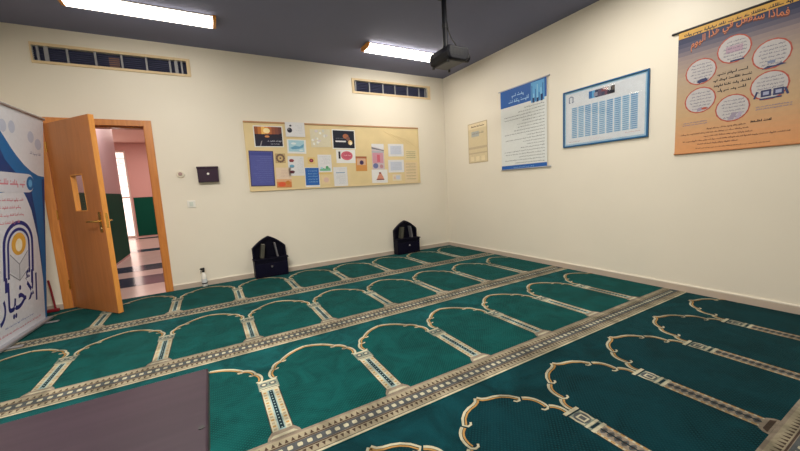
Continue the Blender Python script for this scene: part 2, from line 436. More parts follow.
def roll(name, label, yS, yE, peak, V, base, yb, style):
    """one fitted strip of prayer carpet: body from yS to yE, arch peak / springing / pillar base lines, border from base to yb"""
    mb = MB()
    mb.box((XW-.002, yE, -.012), (XE+.002, yS, 0), 'c_base' if style == 'a' else 'c_base_b')
    band(mb, base, yb)
    k0 = 8
    for k in range(-1, k0+1):
        px = X0-PITCH*k; qx = px-PITCH; cx = (px+qx)/2          # arch between pillars qx (west) and px (east)
        hw = .3; ph = peak-V
        if style == 'a':
            half = [(.036, .0), (.058, .35*ph), (.118, .60*ph), (.3, ph)]      # distance from pillar, height over springing
            bl = [.14, .16, .10]
        else:
            half = [(.02, .0), (.062, .26*ph), (.128, .63*ph), (.3, ph)]
            bl = [.2, .2, .13]
        outline = []
        for sgn, bx in ((1, qx), (-1, px)):
            pts = [(bx+sgn*a, V+b) for a, b in half]
            side = []
            for i in range(3):
                seg = arc(pts[i], pts[i+1], bl[i]*sgn)
                side += seg if i == 0 else seg[1:]
            outline.append(side)
        fill = outline[0]+outline[1][::-1][1:]
        fill += [(px-.036, V), (px-.036, base), (qx+.036, base), (qx+.036, V)]
        mb.poly(fill[::-1], .0006, 'c_field' if style == 'a' else 'c_field_b')
        for sgn, bx in ((1, qx), (-1, px)):
            pts = [(bx+sgn*a, V+b) for a, b in half]
            for i in range(3):
                seg = arc(pts[i], pts[i+1], bl[i]*sgn, 9)[::-1]
                if i == 2 and style == 'b': seg = [(bx+sgn*(.3-a), peak-b) for a, b in ((0, 0), (.018, .022), (.045, .034), (.08, .041), (.115, .055), (.15, .082), (.176, .118))]
                w = .030 if style == 'a' else .027
                if style == 'b' and i < 2: seg = seg[1:]
                leafstroke(mb, seg, w, .0012+.0002*i, sgn, hook=(.022 if style == 'a' else .03) if i > 0 else .014)
    for k in range(-1, k0+1):
        px = X0-PITCH*k; z = .0024
        L = V-base
        if style == 'a':
            # capital
            mb.rect(px-.055, V-.12, px+.055, V-.012, z, 'c_capital'); mb.rect(px-.05, V-.03, px+.05, V-.014, z+.0005, 'c_cream')
            mb.rect(px-.047, V-.085, px+.047, V-.036, z+.0005, 'c_capital')
            for s in (-1, 1):
                mb.ell(px+s*.024, V-.06, .021, .021, z+.001, 'c_grey', 14); mb.ell(px+s*.024, V-.06, .011, .011, z+.0014, 'c_cream', 12)
            mb.rect(px-.05, V-.118, px+.05, V-.092, z+.0005, 'c_cream'); mb.rect(px-.05, V-.108, px+.05, V-.101, z+.001, 'c_grey')
            t0, t1, hw2 = V-.12, base+.052, .045
        else:
            mb.rect(px-.05, V-.014, px+.05, V+.004, z+.001, 'c_cream'); mb.rect(px-.047, V-.022, px+.047, V-.014, z+.0014, 'c_dark')
            mb.rect(px-.043, V-.145, px+.043, V-.02, z, 'c_capital')
            mb.ell(px, V-.06, .036, .036, z+.0005, 'c_grey', 18); mb.rect(px-.02, V-.085, px+.02, V-.04, z+.001, 'c_cream'); mb.rect(px-.012, V-.077, px+.012, V-.048, z+.0014, 'c_grey')
            for s in (-1, 1): mb.line([(px+s*.036, V-.025), (px+s*.04, V-.06), (px+s*.032, V-.095)], .01, z+.0012, 'c_cream')
            mb.rect(px-.045, V-.112, px+.045, V-.1, z+.001, 'c_cream'); mb.rect(px-.03, V-.127, px+.03, V-.115, z+.001, 'c_dark'); mb.rect(px-.047, V-.145, px+.047, V-.13, z+.001, 'c_cream')
            t0, t1, hw2 = V-.145, base+.04, .042
        mb.rect(px-hw2, t1, px+hw2, t0, z, 'c_cream')
        mb.rect(px-hw2-.004, t1, px-hw2, t0, z, 'c_brown'); mb.rect(px+hw2, t1, px+hw2+.004, t0, z, 'c_brown')
        if style == 'a':
            mb.rect(px-.0165, t1, px+.0165, t0-.012, z+.0005, 'c_blue'); mb.rect(px-.0095, t1+.01, px+.011, t0-.018, z+.001, 'c_dark')
            n = 14
            for i in range(n):
                y = t1+.008+(t0-t1-.02)*i/n
                for s in (-1, 1): mb.rect(px+s*.031-.007, y, px+s*.031+.007, y+.014, z+.0006, 'c_gold' if i % 2 else 'c_beige')
                mb.rect(px-.0035, y+.004, px+.0035, y+.012, z+.0014, 'c_blue')
        else:
            mb.rect(px-.03, t1, px+.03, t0, z+.0005, 'c_taupe')
            n = 12
            mb.rect(px-.004, t1, px+.004, t0, z+.0016, 'c_dark')
            for i in range(n):
                y = t1+(t0-t1)*(i+.5)/n
                mb.ell(px, y, .024, .012, z+.001, 'c_grey', 6); mb.ell(px, y, .013, .006, z+.0014, 'c_brown', 6)
                for s in (-1, 1): mb.rect(px+s*.036-.004, y-.009, px+s*.036+.004, y+.009, z+.001, 'c_gold')
        b0, b1 = base, t1
        mb.poly([(px-.075, b0), (px+.075, b0), (px+.07, b0+.02), (px+.05, b1), (px-.05, b1), (px-.07, b0+.02)], z+.0002, 'c_taupe')
        mb.poly([(px-.062, b0+.008), (px+.062, b0+.008), (px+.045, b0+.026), (px-.045, b0+.026)], z+.0008, 'c_brown' if style == 'b' else 'c_cream')
    # cut the pattern off at the strip's two ends
    o = mb.build(name)
    bm = bmesh.new(); bm.from_mesh(o.data)
    for co, no in (((XE+.002, 0, 0), (1, 0, 0)), ((XW-.002, 0, 0), (-1, 0, 0)), ((0, yS, 0), (0, 1, 0)), ((0, yE, 0), (0, -1, 0))):
        bmesh.ops.bisect_plane(bm, geom=bm.verts[:]+bm.edges[:]+bm.faces[:], plane_co=co, plane_no=no, clear_outer=True)
    bm.to_mesh(o.data); bm.free()
    return tag(o, label, 'carpet', 'fitted prayer carpet strips')
roll('prayer_carpet', 'green prayer carpet strip along the bulletin board wall, under the two dark bookstands', -.014, -1.152, -.135, -.424, -.965, -1.148, 'a')
roll('prayer_carpet', 'green prayer carpet strip second from the wall, just past the tip of the open door', -1.154, -2.352, -1.285, -1.585, -2.135, -2.348, 'a')
roll('prayer_carpet', 'green prayer carpet strip running beside the corner of the dark desk', -2.354, -3.530, -2.487, -2.787, -3.345, -3.526, 'a')
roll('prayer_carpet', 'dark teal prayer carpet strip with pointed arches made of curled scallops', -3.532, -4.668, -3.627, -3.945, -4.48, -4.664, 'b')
roll('prayer_carpet', 'green prayer carpet strip glimpsed past the last border in the picture corner', -4.670, -5.86, -4.80, -5.10, -5.66, -5.85, 'a')

# ================================================================== CEILING LIGHTS
def ceiling_light(x0, x1, m, label):
    r = empty('ceiling_light', ((x0+x1)/2, -.79, H)); tag(r, label, 'ceiling light', 'surface fluorescent ceiling lights')
    L = (x1-x0)/2
    mb = MB(); mb.box((-L+.03, -.105, -.018), (L-.03, .105, 0), 'fixture'); mb.build('housing', r, bevel=.003)
    prof = [(-.105, -.014), (-.108, -.026), (-.098, -.044), (-.07, -.053), (.07, -.053), (.098, -.044), (.108, -.026), (.105, -.014)]
    mb = MB(); n = len(prof)
    mb.add([(-L+.03, y, z) for y, z in prof]+[(L-.03, y, z) for y, z in prof],
           [(i, n+i, n+i+1, i+1) for i in range(n-1)]+[(n-1, 2*n-1, n, 0), tuple(range(n)), tuple(range(2*n-1, n-1, -1))], m)
    mb.build('diffuser', r)
    for s in (-1, 1):
        mb = MB(); pr = [(y*1.03, z*1.03) for y, z in prof]; pr[0] = (-.11, 0); pr[-1] = (.11, 0)
        a, b = s*(L-.03), s*L
        mb.add([(a, y, z) for y, z in pr]+[(b, y, z*.96) for y, z in pr],
               [(i, n+i, n+i+1, i+1) for i in range(n-1)]+[(n-1, 2*n-1, n, 0), tuple(range(n)), tuple(range(2*n-1, n-1, -1))], 'endcap')
        o = mb.build('end_cap', r, bevel=.003); o['label'] = 'amber plastic end cap'
    return r
ceiling_light(-4.66, -3.465, 'lamp_dim', 'dim fluorescent ceiling light above the open door')
ceiling_light(-1.815, -.56, 'lamp_on', 'bright fluorescent ceiling light glowing behind the projector')

# ================================================================== AIR VENTS
def vent(o0, o1, z0, z1, slats, wide, label, V, patch=None):
    r = empty('air_vent', ((o0+o1)/2, 0, (z0+z1)/2)); r.rotation_euler = BACK; tag(r, label, 'air vent', 'air vents high on the wall')
    cx, cz = (o0+o1)/2, (z0+z1)/2
    a, b, c, d = V[0]-cx, V[1]-cx, V[2]-cz, V[3]-cz; A, B, Cc, D = o0-cx, o1-cx, z0-cz, z1-cz
    mb = MB()
    mb.box((A, Cc, 0), (a, D, .012), 'vent_frame'); mb.box((b, Cc, 0), (B, D, .012), 'vent_frame')
    mb.box((a, Cc, 0), (b, c, .012), 'vent_frame'); mb.box((a, d, 0), (b, D, .012), 'vent_frame')
    mb.build('frame', r, bevel=.002)
    mb = MB(); mb.box((a, c, -.06), (b, d, -.045), 'vent_in')
    n = 7
    for i in range(n):
        y = c+(d-c)*(i+.5)/n
        mb.box((a, y-.002, -.045), (b, y+.002, -.024), 'vent_in')
    mb.build('backing', r)
    for x in slats:
        w = .016 if x in wide else .009
        mb = MB(); mb.box((x-cx-w, c, -.022), (x-cx+w, d, -.006), 'slat'); mb.build('slat', r)
    if patch:
        mb = MB(); mb.box((patch-cx-.045, c+.01, -.05), (patch-cx+.045, d-.03, -.036), 'duct'); o = mb.build('duct_tab', r); o['label'] = 'beige tab behind the grille'
vent(-5.112, -3.742, 2.54, 2.742, (-5.06, -4.997, -4.836, -4.612, -4.389, -4.167, -3.944, -3.883, -3.827), (-4.997, -3.883), 'long air vent above the door with a beige tab inside', V1, -4.46)
vent(-1.69, -.285, 2.522, 2.738, (-1.623, -1.397, -1.166, -.951, -.719, -.499, -.376), (), 'air vent above the bulletin board, near the room corner', V2)

# ================================================================== PROJECTOR
pr = empty('projector', (-1.575, -2.17, 2.30), (R(3), R(2), R(-4)))
tag(pr, 'dark ceiling projector hanging from a black pole', 'projector')
mb = MB()
sec = [(-.125, .0), (-.11, -.045), (-.085, -.062), (.085, -.062), (.115, -.04), (.125, 0), (.118, .05), (.10, .06), (-.10, .06), (-.118, .05)]
pw = [(-.17, .86), (-.155, 1), (.155, 1), (.17, .86)]
n = len(sec); vs = []
for y, s in pw: vs += [(x*s, y, z*s) for x, z in sec]
fs = [(k*n+i, k*n+(i+1) % n, (k+1)*n+(i+1) % n, (k+1)*n+i) for k in range(3) for i in range(n)]+[tuple(range(n-1, -1, -1)), tuple(3*n+i for i in range(n))]
mb.add(vs, [f[::-1] for f in fs], 'proj'); mb.build('body', pr, bevel=.006)
mb = MB(); mb.box((-.075, -.14, -.066), (.08, .13, -.06), 'proj_b'); o = mb.build('base_panel', pr, bevel=.003); o['label'] = 'grey underside panel'
mb = MB(); mb.cyl((.10, -.095, -.01), (.155, -.095, -.01), .042, 'proj', .038); mb.cyl((.15, -.095, -.01), (.158, -.095, -.01), .034, 'steel'); mb.build('lens_barrel', pr, smooth=True)
mb = MB(); mb.lathe([(.001, .012), (.018, .009), (.028, 0), (.028, -.004)], 'lens', n=20)
mb.build('lens', pr, smooth=True, xf=Matrix.Translation((.157, -.095, -.01)) @ Matrix.Rotation(R(90), 4, 'Y'))
for x, y in ((-.09, .13), (.095, .13), (-.09, -.13)):
    mb = MB(); mb.cyl((x, y, -.085), (x, y, -.06), .012, 'black'); mb.build('foot', pr, smooth=True)
mb = MB()
for i in range(9): mb.box((-.09+i*.016, -.171, -.02), (-.082+i*.016, -.166, .03), 'black')
mb.build('vent_grille', pr)
pm = empty('projector_mount', (-1.57, -2.12, H)); tag(pm, 'black pole mount dropping from the ceiling to the projector', 'projector mount')
mb = MB(); mb.cyl((0, 0, -.02), (0, 0, 0), .075, 'proj', n=28); mb.build('ceiling_plate', pm, smooth=True)
mb = MB(); mb.cyl((0, 0, -.48), (0, 0, -.02), .024, 'proj'); mb.build('pole', pm, smooth=True)
mb = MB(); mb.cyl((0, 0, -.30), (0, 0, -.27), .028, 'black'); mb.build('collar', pm, smooth=True)
mb = MB(); mb.box((-.06, -.09, -.522), (.06, .06, -.506), 'proj'); mb.cyl((0, 0, -.51), (0, 0, -.47), .036, 'proj', .026); mb.build('bracket', pm, bevel=.003)
mb = MB(); mb.tube([(-1.545, -2.12, 2.66), (-1.535, -2.125, 2.58), (-1.51, -2.14, 2.50), (-1.47, -2.17, 2.42), (-1.455, -2.19, 2.375), (-1.458, -2.2, 2.352)], .006, 'black')
tag(mb.build('power_cable', smooth=True), 'thin black cable looping from the pole into the projector', 'cable')

# ================================================================== BULLETIN BOARD
bx, bz = -3.23, 1.147; BW, BH = 2.66, .905
bd = empty('bulletin_board', (bx, 0, bz), BACK); tag(bd, 'long yellow cloth bulletin board pinned full of papers', 'bulletin board')
mb = MB(); mb.box((.012, .0, 0), (BW-.012, BH-.022, .016), 'cork'); mb.build('cloth_panel', bd)
mb = MB(); mb.box((0, BH-.022, 0), (BW, BH, .024), 'board_edge'); mb.build('frame_rail', bd, bevel=.002)
for a_ in (0, BW-.012):
    mb = MB(); mb.box((a_, 0, 0), (a_+.012, BH-.022, .02), 'cork'); mb.build('frame_stile', bd, bevel=.002)
mb = MB(); mb.box((.012, -.004, 0), (BW-.012, .008, .02), 'vent_frame'); mb.build('frame_sill', bd, bevel=.002)
# folds in the clear sheet over the corner
mb = MB(); rng = random.Random(3)
for k in range(4):
    x0 = 2.02+k*.11; y0 = .83-k*.03
    mb.tube([(x0, y0, .016), (x0+.12, y0-.06, .018), (x0+.24, y0-.14, .016)], .0035, 'cork', 6)
mb.build('cloth_fold', bd)
rng = random.Random(7)
def paper(name, label, box, draw, base='paper', cat='paper', tilt=0, pz=.0175, group='papers pinned on the bulletin board'):
    x0, z0, x1, z1 = box; w, h = x1-x0, z1-z0
    o = MB(); o.box((-w/2, -h/2, 0), (w/2, h/2, .0012), base)
    draw(o, w, h)
    ob = o.build(name); ob.location = ((x0+x1)/2, -pz, (z0+z1)/2); ob.rotation_euler = (R(90), R(tilt), 0)
    return tag(ob, label, cat, group)
def lines(o, x0, x1, y0, y1, n, ink, h=.008, full=None):
    for i in range(n):
        y = y1-(y1-y0)*(i+.5)/n
        scrawl(o, x0, x1, y, h, .0018, ink, rng, full if full else rng.uniform(.6, 1))
Z = .0016
def d_sunset(o, w, h):
    W2, H2 = w/2-.012, h/2-.012; N = 8
    cols = [(150, 84, 46), (196, 120, 58), (240, 190, 104), (222, 146, 70), (188, 110, 66), (150, 86, 62), (132, 78, 66), (110, 66, 62)]
    for i, c in enumerate(cols):
        x = -W2+2*W2*i/N
        o.rect(x, .02, x+2*W2/N, H2, Z, P('sun%d' % i, *c))
    o.ell(-.02, .075, .042, .034, Z+.0003, P('sunball', 255, 232, 176))
    o.rect(-W2, -H2, W2, .03, Z+.0002, P('dusk', 34, 34, 56))
    o.poly([(-W2, .03), (-.06, .0), (.02, .03), (.09, .01), (W2, .05), (W2, -.02), (-W2, -.03)], Z+.0004, P('hill', 40, 34, 50))
    o.ell(-.02, .0, .03, .014, Z+.0006, P('glint', 214, 146, 92))
    o.poly([(-.12, -H2+.004), (-.105, -H2+.004), (-.085, -.055), (-.098, -.06)], Z+.0006, P('path', 150, 146, 150))
    scrawl(o, -.02, W2-.015, -.065, .02, Z+.0006, P('lt', 176, 178, 190), rng); scrawl(o, .0, W2-.04, -.1, .014, Z+.0006, P('lt', 176, 178, 190), rng)
paper('photo_print', 'glossy sunset photo print over dark water', (-3.119, 1.721, -2.749, 1.998), d_sunset, 'ink_none' if 'ink_none' in M else 'paper', 'photo print')
def d_blob(o, w, h):
    o.ell(-.075, -.01, .033, .034, Z, P('blob', 44, 44, 62)); o.ell(-.06, .05, .016, .012, Z, P('blob', 44, 44, 62)); o.ell(-.085, .005, .01, .006, Z+.0004, P('lt', 176, 178, 190))
    lines(o, .0, .1, -.06, .06, 6, P('faint', 176, 182, 192), .007)
paper('notice_sheet', 'white notice with a round black emblem, overlapping the board top edge', (-2.712, 1.862, -2.45, 2.056), d_blob, P('coolwhite', 224, 224, 228), 'notice', pz=.0248)
def d_lt(o, w, h):
    o.rect(-w/2+.02, -h/2+.025, w/2-.025, h/2-.012, Z, P('skyblue', 168, 206, 222))
    o.poly([(-.09, -.02), (-.02, .01), (.04, .0), (.1, .04), (.09, -.01), (.03, -.03), (-.06, -.04)], Z+.0003, P('seablue', 104, 160, 194))
    o.ell(-.04, .04, .035, .014, Z+.0003, P('cloud', 220, 232, 236)); o.ell(.06, -.05, .03, .01, Z+.0003, P('cloud', 220, 232, 236))
paper('notice_sheet', 'pale blue picture notice below the round black emblem notice', (-2.707, 1.636, -2.45, 1.826), d_lt, 'paper', 'notice', tilt=1.5)
def d_glare(o, w, h):  # random pale spots paint the glare on the crinkled plastic
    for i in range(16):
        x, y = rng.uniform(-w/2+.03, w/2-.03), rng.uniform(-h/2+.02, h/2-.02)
        o.ell(x, y, rng.uniform(.012, .03), rng.uniform(.01, .026), Z+.0001*i, P('glare_spot%d' % (i % 3), *((234, 234, 226), (206, 206, 200), (216, 204, 208))[i % 3]), 9)
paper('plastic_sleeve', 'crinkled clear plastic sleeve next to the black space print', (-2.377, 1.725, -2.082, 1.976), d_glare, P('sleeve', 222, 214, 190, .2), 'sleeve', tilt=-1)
def d_space(o, w, h):
    o.rect(-w/2+.014, -h/2+.014, w/2-.014, h/2-.014, Z, P('space', 18, 24, 44))
    o.ell(.03, .045, .045, .036, Z+.0003, P('nebula', 164, 100, 70)); o.ell(.065, .01, .03, .03, Z+.0005, P('nebula2', 122, 84, 74))
    o.ell(.098, -.045, .034, .036, Z+.0006, P('moon', 226, 190, 130)); o.ell(.105, -.055, .02, .022, Z+.0008, P('moonlit', 244, 236, 214))
    o.rect(-.13, -.04, .03, -.02, Z+.0005, P('coolwhite', 224, 224, 228)); scrawl(o, -.14, .0, .01, .02, Z+.0005, P('dimgrey', 110, 112, 124), rng)
paper('photo_print', 'black space print with an orange planet glow', (-2.061, 1.699, -1.703, 1.98), d_space, 'paper', 'photo print', tilt=1)
def d_purple(o, w, h):
    o.rect(-w/2+.012, -h/2+.012, w/2-.012, h/2-.012, Z, P('violet', 82, 88, 160))
    o.rect(-w/2+.02, h/2-.06, w/2-.03, h/2-.02, Z+.0003, P('violet_d', 66, 74, 150))
    lines(o, -w/2+.03, w/2-.03, -h/2+.04, h/2-.06, 13, P('violet_l', 112, 120, 186), .009)
paper('notice_sheet', 'large violet blue notice on the lower corner beneath the sunset print', (-3.207, 1.208, -2.903, 1.673), d_purple, P('violet_edge', 62, 58, 104), 'notice', tilt=1.5)
def d_emblem(o, w, h):
    for i in range(12):
        t = 2*math.pi*i/12; o.ell(.047*math.cos(t), .047*math.sin(t), .014, .014, Z, P('umber', 116, 92, 78), 10)
    o.ell(0, 0, .028, .028, Z+.0003, P('sand', 210, 182, 130)); o.ell(0, 0, .012, .014, Z+.0005, P('umber', 116, 92, 78), 10)
paper('emblem_card', 'small square brown wreath emblem card', (-2.877, 1.51, -2.744, 1.637), d_emblem, P('tan', 190, 164, 118), 'card')
def d_pics(o, w, h):
    for y, c, k in ((.075, (150, 60, 66), 'a'), (-.0, (110, 168, 200), 'b'), (-.08, (96, 44, 58), 'c')):
        o.ell(-.058, y, .034, .02, Z, P('pic'+k, *c), 12); o.rect(-.085, y-.022, -.035, y-.012, Z+.0003, P('pic2'+k, *[v*.7 for v in c]))
    lines(o, .0, .095, -.1, .11, 10, P('faint', 176, 182, 192), .007)
paper('notice_sheet', 'white leaflet with three small pictures down one side', (-2.717, 1.332, -2.5, 1.599), d_pics, P('coolwhite', 224, 224, 228), 'leaflet', tilt=1)
def d_orange(o, w, h):
    o.rect(-w/2, -h/2, w/2, -.055, Z, P('flame', 214, 132, 78)); o.rect(-w/2, -.055, w/2, -.02, Z, P('peach', 226, 176, 134)); o.ell(-.03, -.09, .05, .03, Z+.0003, P('fire', 226, 96, 62))
    o.ell(.05, -.07, .03, .03, Z+.0003, P('amber', 204, 130, 62))
    lines(o, -.08, .08, .0, .1, 5, P('rose', 196, 160, 160), .008)
paper('notice_sheet', 'peach leaflet with a flame coloured lower edge', (-2.886, 1.178, -2.689, 1.446), d_orange, P('blush', 228, 206, 184), 'leaflet', tilt=1.5)
def d_stamp(o, w, h):
    o.ell(0, 0, .03, .026, Z, P('crimson', 140, 44, 58)); o.ell(.0, .0, .012, .01, Z+.0003, P('plum', 190, 100, 120))
paper('emblem_card', 'tiny yellow card with a dark red stamp', (-2.442, 1.493, -2.341, 1.582), d_stamp, P('straw', 226, 196, 130), 'card')
def d_blue(o, w, h):
    o.rect(-w/2+.008, -h/2+.025, w/2-.008, h/2-.006, Z, P('cobalt', 44, 102, 182))
    for i, y in enumerate((.085, .045, .01, -.03, -.07)): scrawl(o, -.075, .075, y, .015, Z+.0004, P('iceblue', 150, 190, 228), rng, .9)
paper('notice_sheet', 'bright blue notice with pale lettering, under the red stamp card', (-2.501, 1.165, -2.291, 1.441), d_blue, 'paper', 'notice', tilt=1)
def d_green(o, w, h):
    lines(o, -.08, .08, .0, .12, 6, P('faint', 176, 182, 192), .008)
    o.poly([(-.08, -.09), (.08, -.09), (.08, -.06), (.04, -.03), (.0, -.06), (-.04, -.045), (-.08, -.07)], Z, P('meadow', 120, 184, 150)); o.ell(.03, -.04, .022, .02, Z+.0003, P('leafgreen', 86, 160, 110), 10); o.ell(-.05, -.05, .02, .015, Z+.0003, P('skyblue', 168, 206, 222), 10)
    o.rect(-w/2, -h/2, w/2, -h/2+.03, Z, P('straw', 226, 196, 130))
paper('notice_sheet', 'white notice with a small green landscape drawing', (-2.3, 1.339, -2.098, 1.618), d_green, P('coolwhite', 224, 224, 228), 'notice', tilt=.5)
def d_pale(o, w, h):
    o.ell(.005, 0, .04, .036, Z, P('palepink', 222, 190, 178))
paper('emblem_card', 'small faded pink card below the landscape notice', (-2.265, 1.198, -2.138, 1.317), d_pale, P('sandlt', 230, 206, 164), 'card')
def d_oval(o, w, h):
    o.ell(.015, .01, .092, .066, Z, P('rosepink', 208, 104, 122)); o.ell(.02, .012, .07, .046, Z+.0003, P('rosepink2', 196, 92, 112))
    scrawl(o, -.05, .08, .01, .02, Z+.0005, P('rosewhite', 232, 176, 184), rng); o.rect(-.115, -.035, -.085, .07, Z+.0002, P('ink', 42, 28, 44))
paper('notice_sheet', 'white card with a large pink oval', (-2.018, 1.494, -1.718, 1.69), d_oval, 'paper', 'card', tilt=1)
def d_sheet(o, w, h):
    o.rect(-.07, .05, .07, .065, Z, P('bluegrey', 150, 172, 196)); lines(o, -.08, .08, -.11, .03, 8, P('faint', 176, 182, 192), .008); lines(o, -.07, .07, .08, .12, 2, P('faint', 176, 182, 192), .008)
paper('notice_sheet', 'plain white typed sheet below the pink oval card', (-2.079, 1.158, -1.866, 1.438), d_sheet, P('coolwhite', 224, 224, 228), 'notice')
def d_env(o, w, h):
    o.rect(-w/2, h/2-.03, w/2, h/2, Z, P('rust', 168, 98, 66)); o.rect(-w/2+.02, -.02, w/2-.02, h/2-.03, Z, P('buff', 214, 176, 150)); o.ell(.005, .018, .034, .034, Z+.0004, P('indigo', 84, 56, 96), 18); o.ell(.005, .018, .018, .018, Z+.0006, P('indigo2', 50, 40, 80), 14)
paper('envelope', 'orange brown envelope with a round purple seal', (-1.718, 1.369, -1.536, 1.59), d_env, P('kraft', 214, 150, 84), 'envelope', tilt=1)
def d_collage(o, w, h):
    o.poly([(-w/2, h/2), (w/2, h/2), (w/2, h/2-.09), (-w/2, h/2-.04)], Z, P('coolwhite', 224, 224, 228)); o.poly([(-w/2, h/2-.05), (w/2, h/2-.095), (w/2, h/2-.11), (-w/2, h/2-.075)], Z+.0003, P('slate', 120, 122, 134))
    o.rect(-w/2, .06, w/2, h/2-.11, Z-.0001, P('silvergrey', 176, 180, 190)); o.rect(-w/2+.01, -.1, w/2-.02, .06, Z, P('mauve', 206, 150, 166)); o.rect(-.02, -.08, .03, .03, Z+.0003, P('rosepink', 208, 104, 122)); o.ell(-.05, -.14, .045, .04, Z+.0003, P('dusty', 112, 120, 168)); o.ell(.05, -.15, .03, .03, Z+.0003, P('mauve2', 190, 142, 150))
paper('poster_strip', 'tall pink collage strip with a folded grey top', (-1.442, 1.387, -1.23, 1.78), d_collage, P('lilacgrey', 204, 190, 198), 'poster', tilt=.5)
def d_red(o, w, h):
    o.poly([(-.055, -.05), (.07, -.05), (.06, -.01), (.03, .04), (.0, .045), (-.03, .01)], Z, P('salmon', 214, 146, 124)); o.rect(-.06, -.06, .075, -.042, Z+.0003, P('garnet', 134, 60, 62)); o.ell(.005, .05, .022, .014, Z+.0003, P('garnet', 134, 60, 62), 10); lines(o, -.1, .1, -.095, -.07, 1, P('faint', 176, 182, 192), .008)
paper('notice_sheet', 'white card with a red building drawing under the pink collage', (-1.464, 1.177, -1.189, 1.384), d_red, 'paper', 'card', tilt=1)
def d_wh(o, w, h):
    o.rect(-w/2+.04, -h/2+.03, w/2-.04, h/2-.03, Z, P('paleblue', 200, 206, 222)); lines(o, -w/2+.05, w/2-.05, -h/2+.04, h/2-.04, 5, P('faint', 176, 182, 192), .008)
paper('notice_sheet', 'upper of two white half sheets with pale blue print', (-1.152, 1.586, -.869, 1.782), d_wh, P('coolwhite', 224, 224, 228), 'notice')
paper('notice_sheet', 'lower of two white half sheets with pale blue print', (-1.165, 1.332, -.877, 1.531), d_wh, P('coolwhite', 224, 224, 228), 'notice')
def d_small(o, w, h):
    o.rect(-.02, -.03, .055, .035, Z, P('paleblue', 200, 206, 222)); o.rect(-.06, -.02, -.03, .02, Z, P('palepink', 222, 190, 178))
paper('emblem_card', 'small white card below the two white half sheets', (-1.098, 1.195, -.934, 1.3), d_small, P('cream', 230, 216, 190), 'card')
def d_cr(o, w, h):
    n = 4 if h < .2 else 6
    for i in range(n): o.rect(-w/2+.03, h/2-.03-i*(h-.04)/n, w/2-.03, h/2-.024-i*(h-.04)/n, Z, P('olive', 152, 142, 110))
    lines(o, -w/2+.04, w/2-.04, -h/2+.02, h/2-.03, n, P('olive2', 178, 166, 132), .008)
paper('ruled_sheet', 'upper small cream ruled sheet at the board end', (-.851, 1.523, -.615, 1.687), d_cr, P('ivory', 224, 208, 166), 'sheet')
paper('ruled_sheet', 'long cream ruled sheet at the board lower end, under the small ruled one', (-.869, 1.158, -.623, 1.488), d_cr, P('ivory2', 226, 204, 168), 'sheet')

# ================================================================== SMALL WALL FITTINGS
sb = empty('suggestion_box', (-3.69, .001, 1.29), BACK); tag(sb, 'dark wooden suggestion box with white badge on the wall', 'box')
M['plum_wood'] = mat('plum_wood', srgb(48, 26, 48), .5, .3, noise=.1)
mb = MB(); mb.box((-.112, 0, 0), (.112, .175, .07), 'plum_wood'); mb.build('body', sb, bevel=.004)
mb = MB(); mb.box((-.118, .165, 0), (.118, .188, .078), 'plum_wood'); mb.build('lid', sb, bevel=.004)
mb = MB(); mb.cyl((0, .10, .07), (0, .10, .073), .014, 'white'); o = mb.build('badge', sb); o['label'] = 'round white badge'
mb = MB(); mb.box((-.05, .14, .07), (.05, .146, .0725), 'black'); mb.build('slot', sb)
tm = empty('thermostat', (-3.98, 0, 1.395), BACK); tag(tm, 'small round cream thermostat with pinkish dial between door and dark box', 'thermostat')
mb = MB(); mb.cyl((0, 0, 0), (0, 0, .02), .042, 'offwhite', .038, 28); mb.build('base', tm, smooth=True)
mb = MB(); mb.cyl((0, .004, .02), (0, .004, .03), .022, P('dial', 176, 146, 140), .02); mb.build('dial', tm, smooth=True)
sw = empty('light_switch', (-3.905, 0, 1.033), BACK); tag(sw, 'small white light switch plate below the thermostat', 'light switch')
mb = MB(); mb.box((-.043, -.043, 0), (.043, .043, .009), 'white'); mb.build('plate', sw, bevel=.003)
mb = MB(); mb.box((-.02, -.025, .009), (.02, .025, .014), P('rocker', 206, 214, 206)); mb.build('rocker', sw, bevel=.002)

# ================================================================== POSTERS ON THE EAST WALL
# tan notice  (x = distance south of the corner)
r = empty('tan_notice', (0, -.602, 1.402), EAST); tag(r, 'small laminated tan notice nearest the room corner', 'notice')
mb = MB(); w, h = .428, .612
mb.box((0, 0, 0), (w, h, .003), P('tan_edge', 190, 172, 142)); mb.rect(.012, .012, w-.012, h-.012, .0035, P('tan_in', 216, 200, 164))
mb.rect(.012, h-.09, w-.012, h-.012, .004, P('tan_head', 230, 214, 180)); scrawl(mb, .06, w-.06, h-.065, .03, .0046, P('umber', 116, 92, 78), rng, 1, 1.4)
mb.rect(.08, h-.21, .25, h-.13, .004, P('bluegrey2', 176, 178, 176)); scrawl(mb, .1, .35, h-.17, .03, .0046, P('stone', 150, 140, 126), rng)
mb.rect(.012, .215, w-.012, .25, .004, P('stone2', 196, 178, 150)); mb.rect(.012, .14, w-.012, .16, .004, P('stone2', 196, 178, 150))
for i in range(3): mb.rect(.05+i*.12, .03, .13+i*.12, .1, .004, P('tan_head', 230, 214, 180))
mb.build('printed_sheet', r); 
